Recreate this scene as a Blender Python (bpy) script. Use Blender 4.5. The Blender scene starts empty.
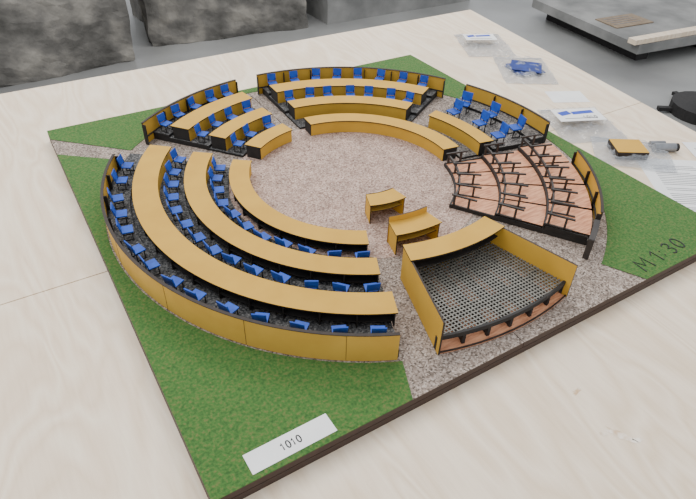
import bpy, math, random
from mathutils import Matrix, Vector, noise
random.seed(4)
D2R=math.pi/180
CX,CY=-.0114,-.0086
coll=bpy.context.collection

# ---------------------------------------------------------------- materials
def lin(c):
    return tuple([((x/255)/12.92 if x/255<=.04045 else ((x/255+.055)/1.055)**2.4) for x in c])+(1,)
def mat(name,c1,c2=None,scale=50,rough=.7,detail=4,c3=None,bump=0,stretch=None,metal=0,lo=.35,hi=.65,bd=.002):
    m=bpy.data.materials.new(name);m.use_nodes=True;nt=m.node_tree;b=nt.nodes['Principled BSDF']
    b.inputs['Roughness'].default_value=rough;b.inputs['Metallic'].default_value=metal
    c2=c2 or tuple(int(x*.9) for x in c1)
    tc=nt.nodes.new('ShaderNodeTexCoord');mp=nt.nodes.new('ShaderNodeMapping')
    if stretch: mp.inputs['Scale'].default_value=stretch
    nt.links.new(tc.outputs['Object'],mp.inputs['Vector'])
    n=nt.nodes.new('ShaderNodeTexNoise');n.inputs['Scale'].default_value=scale;n.inputs['Detail'].default_value=detail
    nt.links.new(mp.outputs[0],n.inputs['Vector'])
    r=nt.nodes.new('ShaderNodeValToRGB');r.color_ramp.elements[0].position=lo;r.color_ramp.elements[1].position=hi
    r.color_ramp.elements[0].color=lin(c1);r.color_ramp.elements[1].color=lin(c2)
    if c3:
        e=r.color_ramp.elements.new((lo+hi)/2);e.color=lin(c3)
    nt.links.new(n.outputs['Fac'],r.inputs['Fac']);nt.links.new(r.outputs['Color'],b.inputs['Base Color'])
    if bump:
        bp=nt.nodes.new('ShaderNodeBump');bp.inputs['Strength'].default_value=bump;bp.inputs['Distance'].default_value=bd
        nt.links.new(n.outputs['Fac'],bp.inputs['Height']);nt.links.new(bp.outputs[0],b.inputs['Normal'])
    return m
def gravel(name,cols,scale=330):
    """small irregular stones: voronoi cells with random colour"""
    m=bpy.data.materials.new(name);m.use_nodes=True;nt=m.node_tree;b=nt.nodes['Principled BSDF'];b.inputs['Roughness'].default_value=.9
    tc=nt.nodes.new('ShaderNodeTexCoord')
    v=nt.nodes.new('ShaderNodeTexVoronoi');v.inputs['Scale'].default_value=scale;nt.links.new(tc.outputs['Object'],v.inputs['Vector'])
    sp=nt.nodes.new('ShaderNodeSeparateColor');nt.links.new(v.outputs['Color'],sp.inputs[0])
    r=nt.nodes.new('ShaderNodeValToRGB');r.color_ramp.elements[0].color=lin(cols[0]);r.color_ramp.elements[1].color=lin(cols[-1])
    for i,c in enumerate(cols[1:-1]):
        e=r.color_ramp.elements.new((i+1)/(len(cols)-1));e.color=lin(c)
    nt.links.new(sp.outputs[0],r.inputs[0])
    n=nt.nodes.new('ShaderNodeTexNoise');n.inputs['Scale'].default_value=28;n.inputs['Detail'].default_value=6
    nt.links.new(tc.outputs['Object'],n.inputs['Vector'])
    r2=nt.nodes.new('ShaderNodeValToRGB');r2.color_ramp.elements[0].position=.35;r2.color_ramp.elements[1].position=.65
    r2.color_ramp.elements[0].color=(.76,.76,.76,1);r2.color_ramp.elements[1].color=(1,1,1,1);nt.links.new(n.outputs[0],r2.inputs[0])
    mx=nt.nodes.new('ShaderNodeMixRGB');mx.blend_type='MULTIPLY';mx.inputs[0].default_value=1
    nt.links.new(r.outputs[0],mx.inputs[1]);nt.links.new(r2.outputs[0],mx.inputs[2]);nt.links.new(mx.outputs[0],b.inputs['Base Color'])
    bp=nt.nodes.new('ShaderNodeBump');bp.inputs['Strength'].default_value=.5;bp.inputs['Distance'].default_value=.001
    nt.links.new(v.outputs['Distance'],bp.inputs['Height']);bp.invert=True;nt.links.new(bp.outputs[0],b.inputs['Normal'])
    return m
YEL=mat('ochre_panel',(204,158,52),(196,150,46),20,.75)
YELD=mat('ochre_panel_shade',(198,156,62),(188,146,54),20,.75)
BLK=mat('black_card',(34,31,30),(22,20,19),60,.7)
FRAME=mat('dark_card_frame',(54,48,44),(40,35,33),60,.6)
EDGE=mat('lasercut_edge',(50,36,26),(34,24,17),120,.7)
BLUE=mat('blue_chair_plastic',(10,76,182),(6,62,156),80,.65)
GRAVEL=gravel('gravel_grey',[(84,74,66),(140,124,112),(164,148,136),(194,180,168)],440)
GRAVELP=gravel('gravel_pink',[(122,96,84),(172,144,130),(190,162,147),(212,188,173)],420)
DGRAVEL=gravel('gravel_dark',[(46,44,44),(92,88,86),(120,116,112),(168,160,154)],400)
GRASS=mat('flock_grass',(46,84,34),(104,106,58),260,.95,6,(66,108,46),.8,lo=.3,hi=.72)
WOODF=mat('thin_plywood_floor',(222,160,120),(178,116,82),40,.6,5,(206,142,104),stretch=(1,6,1))
BASE=mat('baseboard_edge',(66,44,36),(42,29,25),90,.6,stretch=(1,1,14))
MESHG=mat('grille_grey',(120,118,110),(96,94,88),120,.5)
WHITE=mat('white_paper',(240,240,238),(232,232,232),20,.6)
INK=mat('black_ink',(14,14,16),(8,8,10),50,.6)
INKB=mat('blue_ink',(30,70,190),(24,60,170),50,.6)
GREY=mat('grey_ink',(120,120,124),(105,105,110),50,.6)

def plywood():
    m=bpy.data.materials.new('birch_plywood');m.use_nodes=True;nt=m.node_tree;b=nt.nodes['Principled BSDF']
    b.inputs['Roughness'].default_value=.5
    tc=nt.nodes.new('ShaderNodeTexCoord');mp=nt.nodes.new('ShaderNodeMapping');mp.inputs['Scale'].default_value=(3.2,.7,1)
    nt.links.new(tc.outputs['Object'],mp.inputs[0])
    n=nt.nodes.new('ShaderNodeTexNoise');n.inputs['Scale'].default_value=2.2;n.inputs['Detail'].default_value=2;n.inputs['Distortion'].default_value=1.2
    nt.links.new(mp.outputs[0],n.inputs['Vector'])
    mul=nt.nodes.new('ShaderNodeMath');mul.operation='MULTIPLY';mul.inputs[1].default_value=9
    fr=nt.nodes.new('ShaderNodeMath');fr.operation='PINGPONG';fr.inputs[1].default_value=.5
    nt.links.new(n.outputs['Fac'],mul.inputs[0]);nt.links.new(mul.outputs[0],fr.inputs[0])
    r=nt.nodes.new('ShaderNodeValToRGB');r.color_ramp.elements[0].color=lin((243,226,202));r.color_ramp.elements[1].color=lin((230,208,180))
    r.color_ramp.elements[0].position=.0;r.color_ramp.elements[1].position=.5
    nt.links.new(fr.outputs[0],r.inputs[0])
    n2=nt.nodes.new('ShaderNodeTexNoise');n2.inputs['Scale'].default_value=60;n2.inputs['Detail'].default_value=4
    mp2=nt.nodes.new('ShaderNodeMapping');mp2.inputs['Scale'].default_value=(4,.35,1)
    nt.links.new(tc.outputs['Object'],mp2.inputs[0]);nt.links.new(mp2.outputs[0],n2.inputs['Vector'])
    mx=nt.nodes.new('ShaderNodeMixRGB');mx.blend_type='MULTIPLY';mx.inputs[0].default_value=.3
    r2=nt.nodes.new('ShaderNodeValToRGB');r2.color_ramp.elements[0].color=(.8,.76,.7,1);r2.color_ramp.elements[1].color=(1,1,1,1);r2.color_ramp.elements[0].position=.3;r2.color_ramp.elements[1].position=.6
    nt.links.new(n2.outputs['Fac'],r2.inputs[0]);nt.links.new(r.outputs[0],mx.inputs[1]);nt.links.new(r2.outputs[0],mx.inputs[2])
    nt.links.new(mx.outputs[0],b.inputs['Base Color'])
    return m
PLY=plywood()
PATCH=mat('veneer_filler',(206,172,134),(250,240,224),90,.6,5)

# ---------------------------------------------------------------- mesh builder
class MB:
    def __init__(s): s.v=[];s.f=[];s.m=[];s.mats=[]
    def mi(s,m):
        if m not in s.mats: s.mats.append(m)
        return s.mats.index(m)
    def quad(s,idx,m): s.f.append(idx);s.m.append(s.mi(m))
    def hexa(s,p,ms):
        o=len(s.v);s.v+=[tuple(q) for q in p]
        F=[(3,2,1,0),(4,5,6,7),(0,1,5,4),(1,2,6,5),(2,3,7,6),(3,0,4,7)]
        for f,m in zip(F,ms): s.quad(tuple(o+i for i in f),m)
    def box(s,c,size,rot=0,m=None,ms=None,M=None):
        x,y,z=[a/2 for a in size];ca,sa=math.cos(rot),math.sin(rot)
        P=[]
        for dz in(-z,z):
            for dx,dy in((-x,-y),(x,-y),(x,y),(-x,y)):
                q=Vector((dx*ca-dy*sa,dx*sa+dy*ca,dz))+Vector(c)
                P.append(M@q if M else q)
        s.hexa(P,ms or [m]*6)
    def arc(s,r0,r1,z0,z1,a0,a1,top,bot=None,inn=None,out=None,ends=None,step=2.5):
        bot=bot or top;inn=inn or top;out=out or top;ends=ends or top
        n=max(1,int(round(abs(a1-a0)/step)));o=len(s.v)
        for i in range(n+1):
            a=(a0+(a1-a0)*i/n)*D2R;c,sn=math.cos(a),math.sin(a)
            s.v+=[(r0*c,r0*sn,z0),(r1*c,r1*sn,z0),(r1*c,r1*sn,z1),(r0*c,r0*sn,z1)]
        for i in range(n):
            p=o+4*i;q=p+4
            s.quad((p,p+1,q+1,q)[::-1],bot);s.quad((p+3,p+2,q+2,q+3),top)
            s.quad((p+1,q+1,q+2,p+2),out);s.quad((p,p+3,q+3,q),inn)
        s.quad((o,o+1,o+2,o+3),ends);e=o+4*n;s.quad((e+3,e+2,e+1,e),ends)
    def radial(s,a,r0,r1,z0,z1,th,m,ms=None):
        rr=(r0+r1)/2;a*=D2R
        s.box((rr*math.cos(a),rr*math.sin(a),(z0+z1)/2),(r1-r0,th,z1-z0),a,m,ms)
    def obj(s,name,loc=(CX,CY,0),rot=(0,0,0),parent=None):
        me=bpy.data.meshes.new(name);me.from_pydata(s.v,[],s.f)
        for m in s.mats: me.materials.append(m)
        me.polygons.foreach_set('material_index',s.m)
        me.update();ob=bpy.data.objects.new(name,me);ob.location=loc;ob.rotation_euler=rot;coll.objects.link(ob)
        if parent: ob.parent=parent
        return ob

# ---------------------------------------------------------------- table
def poly_slab(pts,z0,z1,m,edge):
    b=MB();n=len(pts)
    b.v=[(x,y,z0) for x,y in pts]+[(x,y,z1) for x,y in pts]
    b.quad(tuple(range(n,2*n)),m);b.quad(tuple(range(n))[::-1],m)
    for i in range(n):
        j=(i+1)%n;b.quad((i,j,n+j,n+i),edge)
    return b
TZ=-.025
table=bpy.data.objects.new('plywood_table',None);coll.objects.link(table)
def xr(y): return 1.009-(.823-y)*.1465
g=.0011
SX=-.494
poly_slab([(-1.4,-.016+g),(xr(-.016),-.016+g),(xr(.82),.82),(-1.4,.82)],TZ-.024,TZ,PLY,PLY).obj('tabletop_panel_1',(0,0,0),parent=table)
poly_slab([(-1.4,-1.05),(SX-g,-1.05),(SX-g,-.016-g),(-1.4,-.016-g)],TZ-.024,TZ,PLY,PLY).obj('tabletop_panel_2',(0,0,0),parent=table)
poly_slab([(SX+g,-1.05),(xr(-1.05),-1.05),(xr(-.016),-.016-g),(SX+g,-.016-g)],TZ-.024,TZ,PLY,PLY).obj('tabletop_panel_3',(0,0,0),parent=table)
b=MB()
b.box((-.2,-.1,TZ-.045),(2.1,1.6,.04),0,EDGE)
for x in(-1.1,.65):
    for y in(-.8,.6): b.box((x,y,-.41),(.07,.07,.71),0,PLY)
b.obj('underframe',(0,0,0),parent=table)
b=MB()
rr=random.Random(9)
for cx,cy,sx,sy,rt in((-.012,-.668,.006,.020,.5),(.002,-.684,.003,.008,1.0),(-.006,-.590,.010,.0035,.2),(-.030,-.655,.003,.006,.9)):
    o=len(b.v);n=18
    for i in range(n):
        t=2*math.pi*i/n;k=1+rr.uniform(-.3,.3);x,y=sx*k*math.cos(t),sy*k*math.sin(t)
        b.v.append((cx+x*math.cos(rt)-y*math.sin(rt),cy+x*math.sin(rt)+y*math.cos(rt),TZ+.0002))
    b.quad(tuple(range(o,o+n)),PATCH)
b.obj('veneer_defects',(0,0,0),parent=table)

# ---------------------------------------------------------------- base board
b=MB()
for (x0,x1) in((-.5,-.0262),(-.0250,.5)):
    b.box(((x0+x1)/2,0,-.0065),(x1-x0,1.0,.011),0,ms=[BASE,GRAVEL,BASE,BASE,BASE,BASE])
b.box((0,0,-.0125),(.997,.997,.0012),0,BLK)
b.box((0,0,-.0190),(1.0,1.0,.0118),0,BASE)
o=len(b.v)
b.arc(.0,.2465,-.001,-.0004,0,360,GRAVELP)
for i in range(o,len(b.v)):
    x,y,z=b.v[i];b.v[i]=(x+CX,y+CY,z)
base=b.obj('model_baseboard',(0,0,0))
b=MB()
def rsq(a):
    c,s=math.cos(a),math.sin(a);t=9
    if abs(c)>1e-6: t=min(t,((.5 if c>0 else -.5)-CX)/c)
    if abs(s)>1e-6: t=min(t,((.5 if s>0 else -.5)-CY)/s)
    return t
corn=[math.degrees(math.atan2(y-CY,x-CX))%360 for x,y in((.5,.5),(-.5,.5),(-.5,-.5),(.5,-.5))]
def grass(a0,a1,ri):
    L=[a0+i*1.5 for i in range(int((a1-a0)/1.5)+1)]+[a1]
    for c in corn:
        for k in(-360,0,360):
            if a0<c+k<a1: L.append(c+k)
    L=sorted(set(L));o=len(b.v)
    for a in L:
        t=a*D2R;R=rsq(t);r=min(ri,R-.0005)
        b.v+=[(r*math.cos(t),r*math.sin(t),.0),(R*math.cos(t),R*math.sin(t),.0),(R*math.cos(t),R*math.sin(t),.0012),(r*math.cos(t),r*math.sin(t),.0012)]
    for i in range(len(L)-1):
        p=o+4*i;q=p+4
        b.quad((p+3,p+2,q+2,q+3),GRASS);b.quad((p+1,q+1,q+2,p+2),GRASS);b.quad((p,p+3,q+3,q),GRASS)
grass(141.5,246.5,.471);grass(-62,136.5,.484)
b.obj('grass_field',(CX,CY,-.001))

# ---------------------------------------------------------------- floors of tiers
T=[(.247,.328,.004),(.328,.425,.010),(.425,.464,.016)]
def tiers(name,a0,a1,m):
    b=MB()
    for r0,r1,z in T: b.arc(r0,r1,0,z,a0,a1,m,BLK,BLK,BLK,BLK)
    return b.obj(name,(CX,CY,0))
DK=gravel('dark_tier_floor',[(34,34,36),(62,62,62),(88,88,88),(124,122,120)],400)
tiers('tiered_floor',141,246,DK)
tiers('tiered_floor',97,129,DK)
tiers('tiered_floor',31,88,DK)
tiers('tiered_floor',-9,23,DGRAVEL)

# ---------------------------------------------------------------- walls
def wall(a0,a1,H=.05,R=.468):
    b=MB();b.arc(R-.003,R,0,H,a0,a1,EDGE,EDGE,YEL,YELD,EDGE,step=1.5)
    n=max(2,round((a1-a0)/9))
    for i in range(n+1):
        a=a0+(a1-a0)*i/n
        b.radial(a,R-.009,R-.003,0,H-.004,.0016,BLK)
        if 0<i<n and i%2==0: b.radial(a,R-.0002,R+.0003,.001,H-.001,.0005,EDGE)
    b.arc(R-.0045,R+.0006,H-.0005,H+.0008,a0,a1,EDGE,step=1.5)
    b.arc(R-.006,R-.003,.016,.018,a0,a1,BLK,step=3)
    return b.obj('curved_wall')
wall(149,245.7);wall(96.5,132.5);wall(29,89.5);wall(-9,22);wall(-52,-24,.047,.464)

# ---------------------------------------------------------------- desks
def desk(a0,a1,ri,ro,z,zf,name='curved_desk',nrib=None):
    b=MB()
    b.arc(ri,ro,z-.0022,z,a0,a1,YEL,BLK,EDGE,EDGE,EDGE,step=2)
    b.arc(ri+.002,ri+.004,zf,z-.0022,a0+.4,a1-.4,YEL,BLK,YEL,BLK,EDGE,step=2)
    b.arc(ri+.004,ro-.004,zf+.010,zf+.0112,a0+.6,a1-.6,BLK,step=3)
    n=nrib or max(1,round((a1-a0)*D2R*ro/.055))
    for i in range(n+1):
        a=a0+.5+(a1-a0-1)*i/n
        b.radial(a,ri+.004,ro-.003,zf,z-.0022,.0018,BLK)
    return b.obj(name)
ZI,ZM,ZO=.029,.035,.040
desk(143,244,.205,.243,ZI,.0);desk(141.5,245.3,.286,.326,ZM,.004);desk(141,246.8,.372,.417,ZO,.010)
desk(99,128,.205,.243,ZI,.0);desk(98.5,128.5,.286,.326,ZM,.004);desk(98,129,.372,.417,ZO,.010)
desk(-7.5,86,.205,.243,ZI,.0)
desk(33,87,.286,.326,ZM,.004);desk(32,88,.372,.417,ZO,.010)
desk(-10,22,.286,.320,ZM,.004)

# ---------------------------------------------------------------- chairs
def chair_into(b,r,adeg,z,s=1.0,jit=0):
    a=adeg*D2R
    M=Matrix.Translation((r*math.cos(a),r*math.sin(a),z))@Matrix.Rotation(a+jit,4,'Z')@Matrix.Scale(s,4)
    b.box((0,0,.0155),(.017,.019,.0018),0,BLUE,M=M)
    B=M@Matrix.Translation((.0085,0,.0165))@Matrix.Rotation(math.radians(12),4,'Y')
    b.box((0,0,.0095),(.0016,.019,.0155),0,BLUE,M=B)
    for y in(-.008,.008):
        b.box((-.006,y,.0075),(.0013,.0013,.015),0,BLK,M=M)
        b.box((.007,y,.0075),(.0013,.0013,.015),0,BLK,M=M)
        b.box((0,y,.0008),(.016,.0013,.0013),0,BLK,M=M)
        b.box((0,y,.0142),(.016,.0013,.0013),0,BLK,M=M)
        b.box((.0088,y,.0185),(.0013,.0013,.009),0,BLK,M=M)
def row(a0,a1,n,r,z,s=1.08):
    b=MB()
    for i in range(n):
        chair_into(b,r+random.uniform(-.002,.002),a0+(a1-a0)*(i+random.uniform(-.08,.08))/(n-1),z,s,random.uniform(-.25,.25))
    b.obj('blue_chair_row')
row(151,242.5,14,.441,.016);row(145,242,14,.348,.010);row(147,241,11,.265,.004)
row(101,127,5,.441,.016);row(102,126,4,.348,.010);row(104,125,3,.265,.004)
row(35,85,8,.441,.016);row(36,84,7,.348,.010)
row(-4,17,3,.405,.010,1.35);row(-6,16,3,.350,.010,1.35)

# ---------------------------------------------------------------- east: unfinished seating stand
b=MB()
S0,S1=-57,-13
for r0,r1,z,n2 in[(.2,.285,.006,4),(.2855,.372,.013,6),(.3725,.452,.020,7)]:
    n=4
    w=(S1-S0)/n
    for i in range(n):
        b.arc(r0,r1,z-.003,z,S1-w*(i+1)+.4,S1-w*i-.4,WOODF,BLK,EDGE,EDGE,EDGE)
    b.arc(r0,r0+.003,0,z+.001,S0,S1,BLK)
    for i in range(n2+1):
        a=S1+(S0-S1)*i/n2
        b.radial(a,r0+.004,r1-.002,0,z-.003,.002,BLK)
        b.radial(a,r0+.002,r0+.050,z+.0215,z+.0245,.0032,FRAME)
        b.radial(a,r0+.006,r0+.010,z,z+.023,.0030,FRAME)
        b.radial(a,r0+.034,r0+.038,z,z+.023,.0030,FRAME)
        b.radial(a,r0+.002,r0+.050,z,z+.0022,.0030,FRAME)
    b.arc(r0+.006,r0+.009,z+.015,z+.0205,S0,S1,FRAME)
for a in(S0,S1): b.radial(a,.2,.452,0,.008,.003,BLK)
# open frame bay beside the wall
for a in(-54,-58,-62): b.radial(a,.452,.462,0,.040,.0026,FRAME)
b.arc(.452,.462,.038,.0405,-62,-54,FRAME);b.arc(.458,.462,.016,.019,-62,-54,FRAME)
b.obj('unfinished_seating_stand')

# ---------------------------------------------------------------- south-east: grille platform booth
A0,A1=-107,-76;RI,RO=.302,.469;H=.064;ZG=.026;RG=.460
b=MB()
b.radial(A0,RI,RO,0,H,.003,YEL,ms=[EDGE,EDGE,YEL,EDGE,YEL,EDGE])
b.radial(A1,RI,RO,.0,H,.003,YEL,ms=[EDGE,EDGE,YEL,EDGE,YEL,EDGE])
b.arc(RI,RI+.003,0,H,A0,A1,YEL,EDGE,YEL,YELD,EDGE)
b.arc(RI-.003,RI+.036,H,H+.0025,A0-.4,A1+.4,YEL,BLK,EDGE,EDGE,EDGE)
b.arc(RI+.003,RI+.030,H-.020,H-.0185,A0,A1,BLK)
def inside(x,y):
    r=math.hypot(x,y);a=math.degrees(math.atan2(y,x));return RI+.003<r<RG and A0+.3<a<A1-.3
p=.0060;w=.0020
for axis in(0,1):
    c=-.48
    while c<.48:
        st=None;t=-.48
        while t<.48:
            x,y=(c,t) if axis==0 else (t,c)
            ins=inside(x,y)
            if ins and st is None: st=t
            if (not ins) and st is not None:
                mid=(st+t)/2;L=t-st
                if axis==0: b.box((c,mid,ZG-.0004),(w,L,.0012),0,MESHG)
                else: b.box((mid,c,ZG),(L,w,.0012),0,MESHG)
                st=None
            t+=.001
        c+=p
b.arc(RG-.003,RG+.001,ZG-.006,ZG+.002,A0,A1,BLK)
b.arc(RI+.003,RO-.001,.0002,.0016,A0+.3,A1-.3,WOODF)
for i in range(7):
    a=A0+(A1-A0)*i/6
    b.radial(a,RI+.01,RG-.001,.0016,ZG-.002,.002,BLK)
    b.radial(a,RG-.005,RG,.0016,ZG,.005,BLK)
b.arc(RG-.05,RG-.048,.0016,ZG-.002,A0+.3,A1-.3,BLK)
b.arc(RO-.003,RO-.001,.0016,.004,A0,A1,EDGE)
b.obj('grille_platform_booth')

# ---------------------------------------------------------------- lecterns
def lectern(ac,hw,r0,r1,z,back):
    b=MB()
    b.arc(r0,r1,z-.002,z,ac-hw,ac+hw,YEL,BLK,EDGE,EDGE,EDGE)
    b.arc(r0,r0+.002,0,z+back,ac-hw,ac+hw,EDGE,EDGE,YEL,YEL,EDGE)
    for a in(ac-hw+.7,ac+hw-.7): b.radial(a,r0,r1-.002,0,z-.002,.002,YEL,ms=[EDGE,EDGE,YEL,EDGE,YEL,EDGE])
    b.arc(r0+.002,r1-.006,z*.55,z*.55+.0015,ac-hw+1,ac+hw-1,YELD,BLK,EDGE,EDGE,EDGE)
    b.obj('lectern')
lectern(-97,14,.112,.150,.041,0)
lectern(-95,10.5,.206,.246,.044,.011)

# ---------------------------------------------------------------- label + writing
def strokes(name,S,m,loc,rot,w,sc,parent=None,flat=1):
    c=bpy.data.curves.new(name,'CURVE');c.dimensions='3D';c.bevel_depth=w;c.bevel_resolution=1
    for st in S:
        sp=c.splines.new('POLY');sp.points.add(len(st)-1)
        for i,(x,y) in enumerate(st): sp.points[i].co=(x*sc,y*sc,0,1)
    c.materials.append(m);ob=bpy.data.objects.new(name,c);ob.location=loc;ob.rotation_euler=(0,0,rot);ob.scale=(1,1,flat);coll.objects.link(ob)
    if parent: ob.parent=parent
    return ob
def digits1010():
    S=[];x=0
    for ch in '1010':
        if ch=='1': S.append([(x+.05,.74),(x+.18,.82),(x+.26,1),(x+.26,0)])
        else: S.append([(x+.27+.24*math.sin(t*math.pi/12),.5+.5*math.cos(t*math.pi/12)) for t in range(25)])
        x+=.72
    return [[(px-1.35,py-.5) for px,py in st] for st in S]
b=MB();b.box((0,0,.0004),(.114,.029,.0006),0,WHITE);lab=b.obj('paper_label',(-.391,-.4775,.0002),(0,0,math.radians(1)))
strokes('printed_number',digits1010(),INK,(0,0,.0008),0,.0009,.0100,lab,.25)
three=lambda x:[(x,.9),(x+.25,1),(x+.45,.85),(x+.4,.62),(x+.15,.52),(x+.42,.42),(x+.48,.18),(x+.25,0),(x,.08)]
zero=[(4.15+.28*math.cos(t*.6),.5+.48*math.sin(t*.6)) for t in range(11)]+[(4.43,.5)]
strokes('handwritten_scale_note',[[(0,0),(.1,1),(.45,.35),(.85,1),(.95,0)],[(1.6,.75),(1.9,1),(1.9,0)],[(2.4,.7),(2.42,.62)],[(2.4,.3),(2.42,.22)],three(3.0),zero],INK,(.266,-.488,.0007),.08,.0015,.028,None,.4)

# ---------------------------------------------------------------- table items
def plastic():
    m=bpy.data.materials.new('clear_plastic');m.use_nodes=True;nt=m.node_tree;b=nt.nodes['Principled BSDF']
    n=nt.nodes.new('ShaderNodeTexNoise');n.inputs['Scale'].default_value=38;n.inputs['Detail'].default_value=5;n.inputs['Distortion'].default_value=2.2
    r=nt.nodes.new('ShaderNodeMapRange');r.inputs[1].default_value=.42;r.inputs[2].default_value=.62;r.inputs[3].default_value=.15;r.inputs[4].default_value=.5
    nt.links.new(n.outputs[0],r.inputs[0]);nt.links.new(r.outputs[0],b.inputs['Alpha'])
    cr=nt.nodes.new('ShaderNodeValToRGB');cr.color_ramp.elements[0].position=.4;cr.color_ramp.elements[1].position=.66
    cr.color_ramp.elements[0].color=(.30,.33,.37,1);cr.color_ramp.elements[1].color=(.85,.88,.92,1)
    n2=nt.nodes.new('ShaderNodeTexNoise');n2.inputs['Scale'].default_value=70;n2.inputs['Distortion'].default_value=1.5
    nt.links.new(n2.outputs[0],cr.inputs[0]);nt.links.new(cr.outputs[0],b.inputs['Base Color']);b.inputs['Roughness'].default_value=.08
    return m
PLA=plastic()
SEAL=mat('bag_seal_strip',(196,200,206),(168,172,180),60,.2)
def bag(loc,w,l,rot,seed):
    e=bpy.data.objects.new('plastic_bag',None);e.location=loc;e.rotation_euler=(0,0,rot);coll.objects.link(e)
    b=MB();N=30
    for side in(0,1):
        o=len(b.v)
        for i in range(N+1):
            for j in range(N+1):
                x=(i/N-.5);y=(j/N-.5);k=(1-(2*x)**4)*(1-(2*y)**4)
                z=(.002+.015*k*(.6+.8*noise.noise(Vector((x*7+seed,y*7,seed)))) ) if side else .0008
                z+=.008*noise.noise(Vector((x*14,y*14,seed)))*side
                wx=1+.04*noise.noise(Vector((y*5,seed,0)));wy=1+.04*noise.noise(Vector((x*5,0,seed)))
                b.v.append((x*w*wx,y*l*wy,max(.0008,z)+.0004*side))
        for i in range(N):
            for j in range(N):
                p=o+i*(N+1)+j;f=(p,p+N+1,p+N+2,p+1);b.quad(f if side else f[::-1],PLA)
    b.box((0,l*.44,.004),(w*.94,.0022,.0012),0,SEAL)
    s=b.obj('film',(0,0,0),parent=e)
    for pl in s.data.polygons: pl.use_smooth=True
    return e
def mark(parent,x,y,z,rot=0,s=1):
    b=MB()
    b.box((0,0,0),(.062*s,.034*s,.0004),0,WHITE)
    b.box((-.017*s,.005*s,.0004),(.016*s,.010*s,.0004),.3,INKB);b.box((.008*s,.006*s,.0004),(.030*s,.008*s,.0004),.1,INKB)
    b.box((0,-.010*s,.0004),(.044*s,.0012*s,.0004),0,GREY)
    return b.obj('printed_tag',(x,y,z),(0,0,rot),parent)
R0=-.45
e=bag((.800,.510,TZ),.15,.20,R0,1);mark(e,-.015,.01,.0235,0,1.6)
e=bag((.765,.295,TZ),.15,.20,R0-.1,2)
NAVY=mat('navy_sheet',(16,52,140),(10,36,104))
b=MB()
for i in range(6): b.box((random.uniform(-.008,.008),random.uniform(-.008,.008),.003+i*.0022),(.078,.075,.0018),random.uniform(-.4,.4),NAVY)
b.obj('blue_chair_parts',(0,0,0),parent=e)
e=bag((.638,-.030,TZ),.16,.18,R0+.05,3);m_=mark(e,-.01,.01,.0235,0,1.9)
strokes('printed_number',digits1010(),INK,(.024,-.015,.0006),0,.0009,.013,m_,.2)
e=bag((.622,-.190,TZ+.0022),.17,.13,R0-.3,4)
b=MB();b.box((-.012,0,.011),(.070,.062,.018),.2,YEL,ms=[YELD,YEL,EDGE,EDGE,EDGE,EDGE]);b.obj('yellow_panel_stack',(0,0,0),parent=e)
b=MB()
def cyl(b,c,r,h,m,axis='z',n=20):
    o=len(b.v)
    for k in(0,1):
        for i in range(n):
            t=2*math.pi*i/n;a_,b_=r*math.cos(t),r*math.sin(t);hh=(k-.5)*h
            q=(a_,b_,hh) if axis=='z' else (hh,a_,b_)
            b.v.append((c[0]+q[0],c[1]+q[1],c[2]+q[2]))
    for i in range(n):
        j=(i+1)%n;b.quad((o+i,o+j,o+n+j,o+n+i),m)
    b.quad(tuple(o+i for i in range(n))[::-1],m);b.quad(tuple(o+n+i for i in range(n)),m)
STEEL=mat('brushed_steel',(150,152,156),(120,122,126),40,.35,metal=.6)
cyl(b,(0,0,.010),.010,.05,STEEL,'x');cyl(b,(.028,0,.010),.0095,.008,BLK,'x');cyl(b,(-.005,.022,.007),.007,.035,STEEL,'x')
b.obj('metal_tube_parts',(.70,-.215,TZ+.001),(0,0,-.5))
def sheet(x,y,w,l,rot,k,lines=True,z=0):
    b=MB();b.box((0,0,.0003+z),(w,l,.0005),0,WHITE)
    if lines:
        rr=random.Random(k);yy=l/2-.03
        while yy>-l/2+.03:
            L=w*rr.uniform(.35,.74)
            b.box((-w*.38+L/2,yy,.0007+z),(L,.0016,.0003),0,GREY);yy-=.007 if rr.random()>.15 else .015
    return b.obj('printed_sheet',(x,y,TZ),(0,0,rot))
sheet(.620,-.385,.21,.297,R0-.15,3);sheet(.770,-.35,.13,.25,R0-.1,5,z=.0008)
sheet(.735,.105,.10,.07,R0,7,False)

# ---------------------------------------------------------------- room: floor, blocks
FLZ=-.77
CONC=mat('polished_concrete',(150,150,149),(120,120,119),1.3,.4,6,(136,136,134))
b=MB();b.box((1.5,2,FLZ-.05),(14,14,.1),0,CONC);b.obj('floor',(0,0,0))
ROUGH=mat('rough_concrete',(74,72,68),(150,145,136),6,.9,12,(110,107,102),1,lo=.32,hi=.68,bd=.03)
ROUGH2=mat('smooth_concrete',(112,112,110),(150,149,146),4,.8,6)
def rock(name,c,size,rot,m,amp=.05,seed=0,N=14):
    import bmesh
    bm=bmesh.new();bmesh.ops.create_cube(bm,size=1);bmesh.ops.subdivide_edges(bm,edges=bm.edges[:],cuts=N,use_grid_fill=True)
    for v in bm.verts:
        v.co=Vector((v.co.x*size[0],v.co.y*size[1],v.co.z*size[2]))
        d=noise.noise_vector(v.co*2+Vector((seed,0,0)))*amp+noise.noise_vector(v.co*14+Vector((0,seed,0)))*amp*.25
        if v.co.z<-size[2]/2+.01: d.z=0
        v.co+=d
    me=bpy.data.meshes.new(name);bm.to_mesh(me);bm.free();me.materials.append(m)
    ob=bpy.data.objects.new(name,me);ob.location=(c[0],c[1],FLZ+size[2]/2);ob.rotation_euler=(0,0,rot);coll.objects.link(ob)
    return ob
rock('concrete_block',(-.42,3.2),(1.25,.75,.75),.05,ROUGH,.05,1,24)
rock('concrete_block',(.95,3.35),(1.05,.75,.8),-.05,ROUGH,.06,5,24)
rock('concrete_block',(2.28,3.22),(1.35,.6,.6),0,ROUGH2,.01,8)
b=MB()
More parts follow.
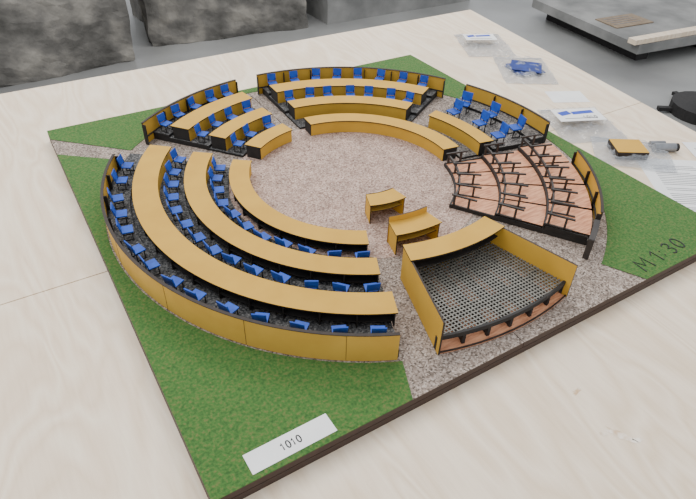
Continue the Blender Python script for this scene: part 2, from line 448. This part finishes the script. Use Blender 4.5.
b.box((0,0,.11),(1.5,1.05,.06),0,ROUGH2)
for x in(-.6,0,.6): b.box((x,0,.04),(.1,.9,.08),0,BLK)
b.obj('display_plinth',(3.75,1.75,FLZ),(0,0,-.12))
CARD=mat('kraft_card',(140,122,100),(124,106,86),30,.7)
b=MB();b.box((0,0,.004),(.34,.2,.006),0,CARD);
for i in range(4): b.box((-.02,.06-.035*i,.0078),(.24,.006,.001),0,GREY)
b.obj('plaque',(3.25,1.68,FLZ+.14),(0,0,-.1))
b=MB();b.box((0,0,.02),(1.1,.06,.03),0,PLY);b.obj('wooden_batten',(3.45,1.30,FLZ+.138),(0,0,-.1))
b=MB();cyl(b,(0,0,.03),.17,.06,BLK);cyl(b,(0,0,.25),.03,.4,BLK)
for i in range(5):
    b.box((.12*math.cos(i*1.257),.12*math.sin(i*1.257),.02),(.24,.03,.02),i*1.257,BLK)
b.obj('metal_stand',(2.70,.68,FLZ))

# ---------------------------------------------------------------- light
w=bpy.data.worlds.new('world');bpy.context.scene.world=w;w.use_nodes=True
w.node_tree.nodes['Background'].inputs[0].default_value=(.93,.96,1,1);w.node_tree.nodes['Background'].inputs[1].default_value=1.15
def area(name,loc,size,power,target=(0,0,0),col=(1,1,1)):
    l=bpy.data.lights.new(name,'AREA');l.shape='RECTANGLE';l.size,l.size_y=size;l.energy=power;l.color=col
    o=bpy.data.objects.new(name,l);o.location=loc;o.rotation_euler=(Vector(target)-Vector(loc)).to_track_quat('-Z','Y').to_euler();coll.objects.link(o)
area('ceiling_light_panel',(1.2,2.2,2.6),(3,1.2),95,col=(1,.98,.95))
area('ceiling_light_panel',(-1.2,.8,2.6),(2,2),45,col=(1,.99,.97))

# ---------------------------------------------------------------- camera
cd=bpy.data.cameras.new('camera');cd.sensor_width=36;cd.lens=588.5/696*36;cd.clip_start=.01
cam=bpy.data.objects.new('camera',cd);coll.objects.link(cam)
cam.matrix_world=Matrix.Translation((-.5582,-.8549,.6290))@(Matrix.Rotation(-.5668,4,'Z')@Matrix.Rotation(.8959,4,'X')@Matrix.Rotation(.0317,4,'Z'))
bpy.context.scene.camera=cam
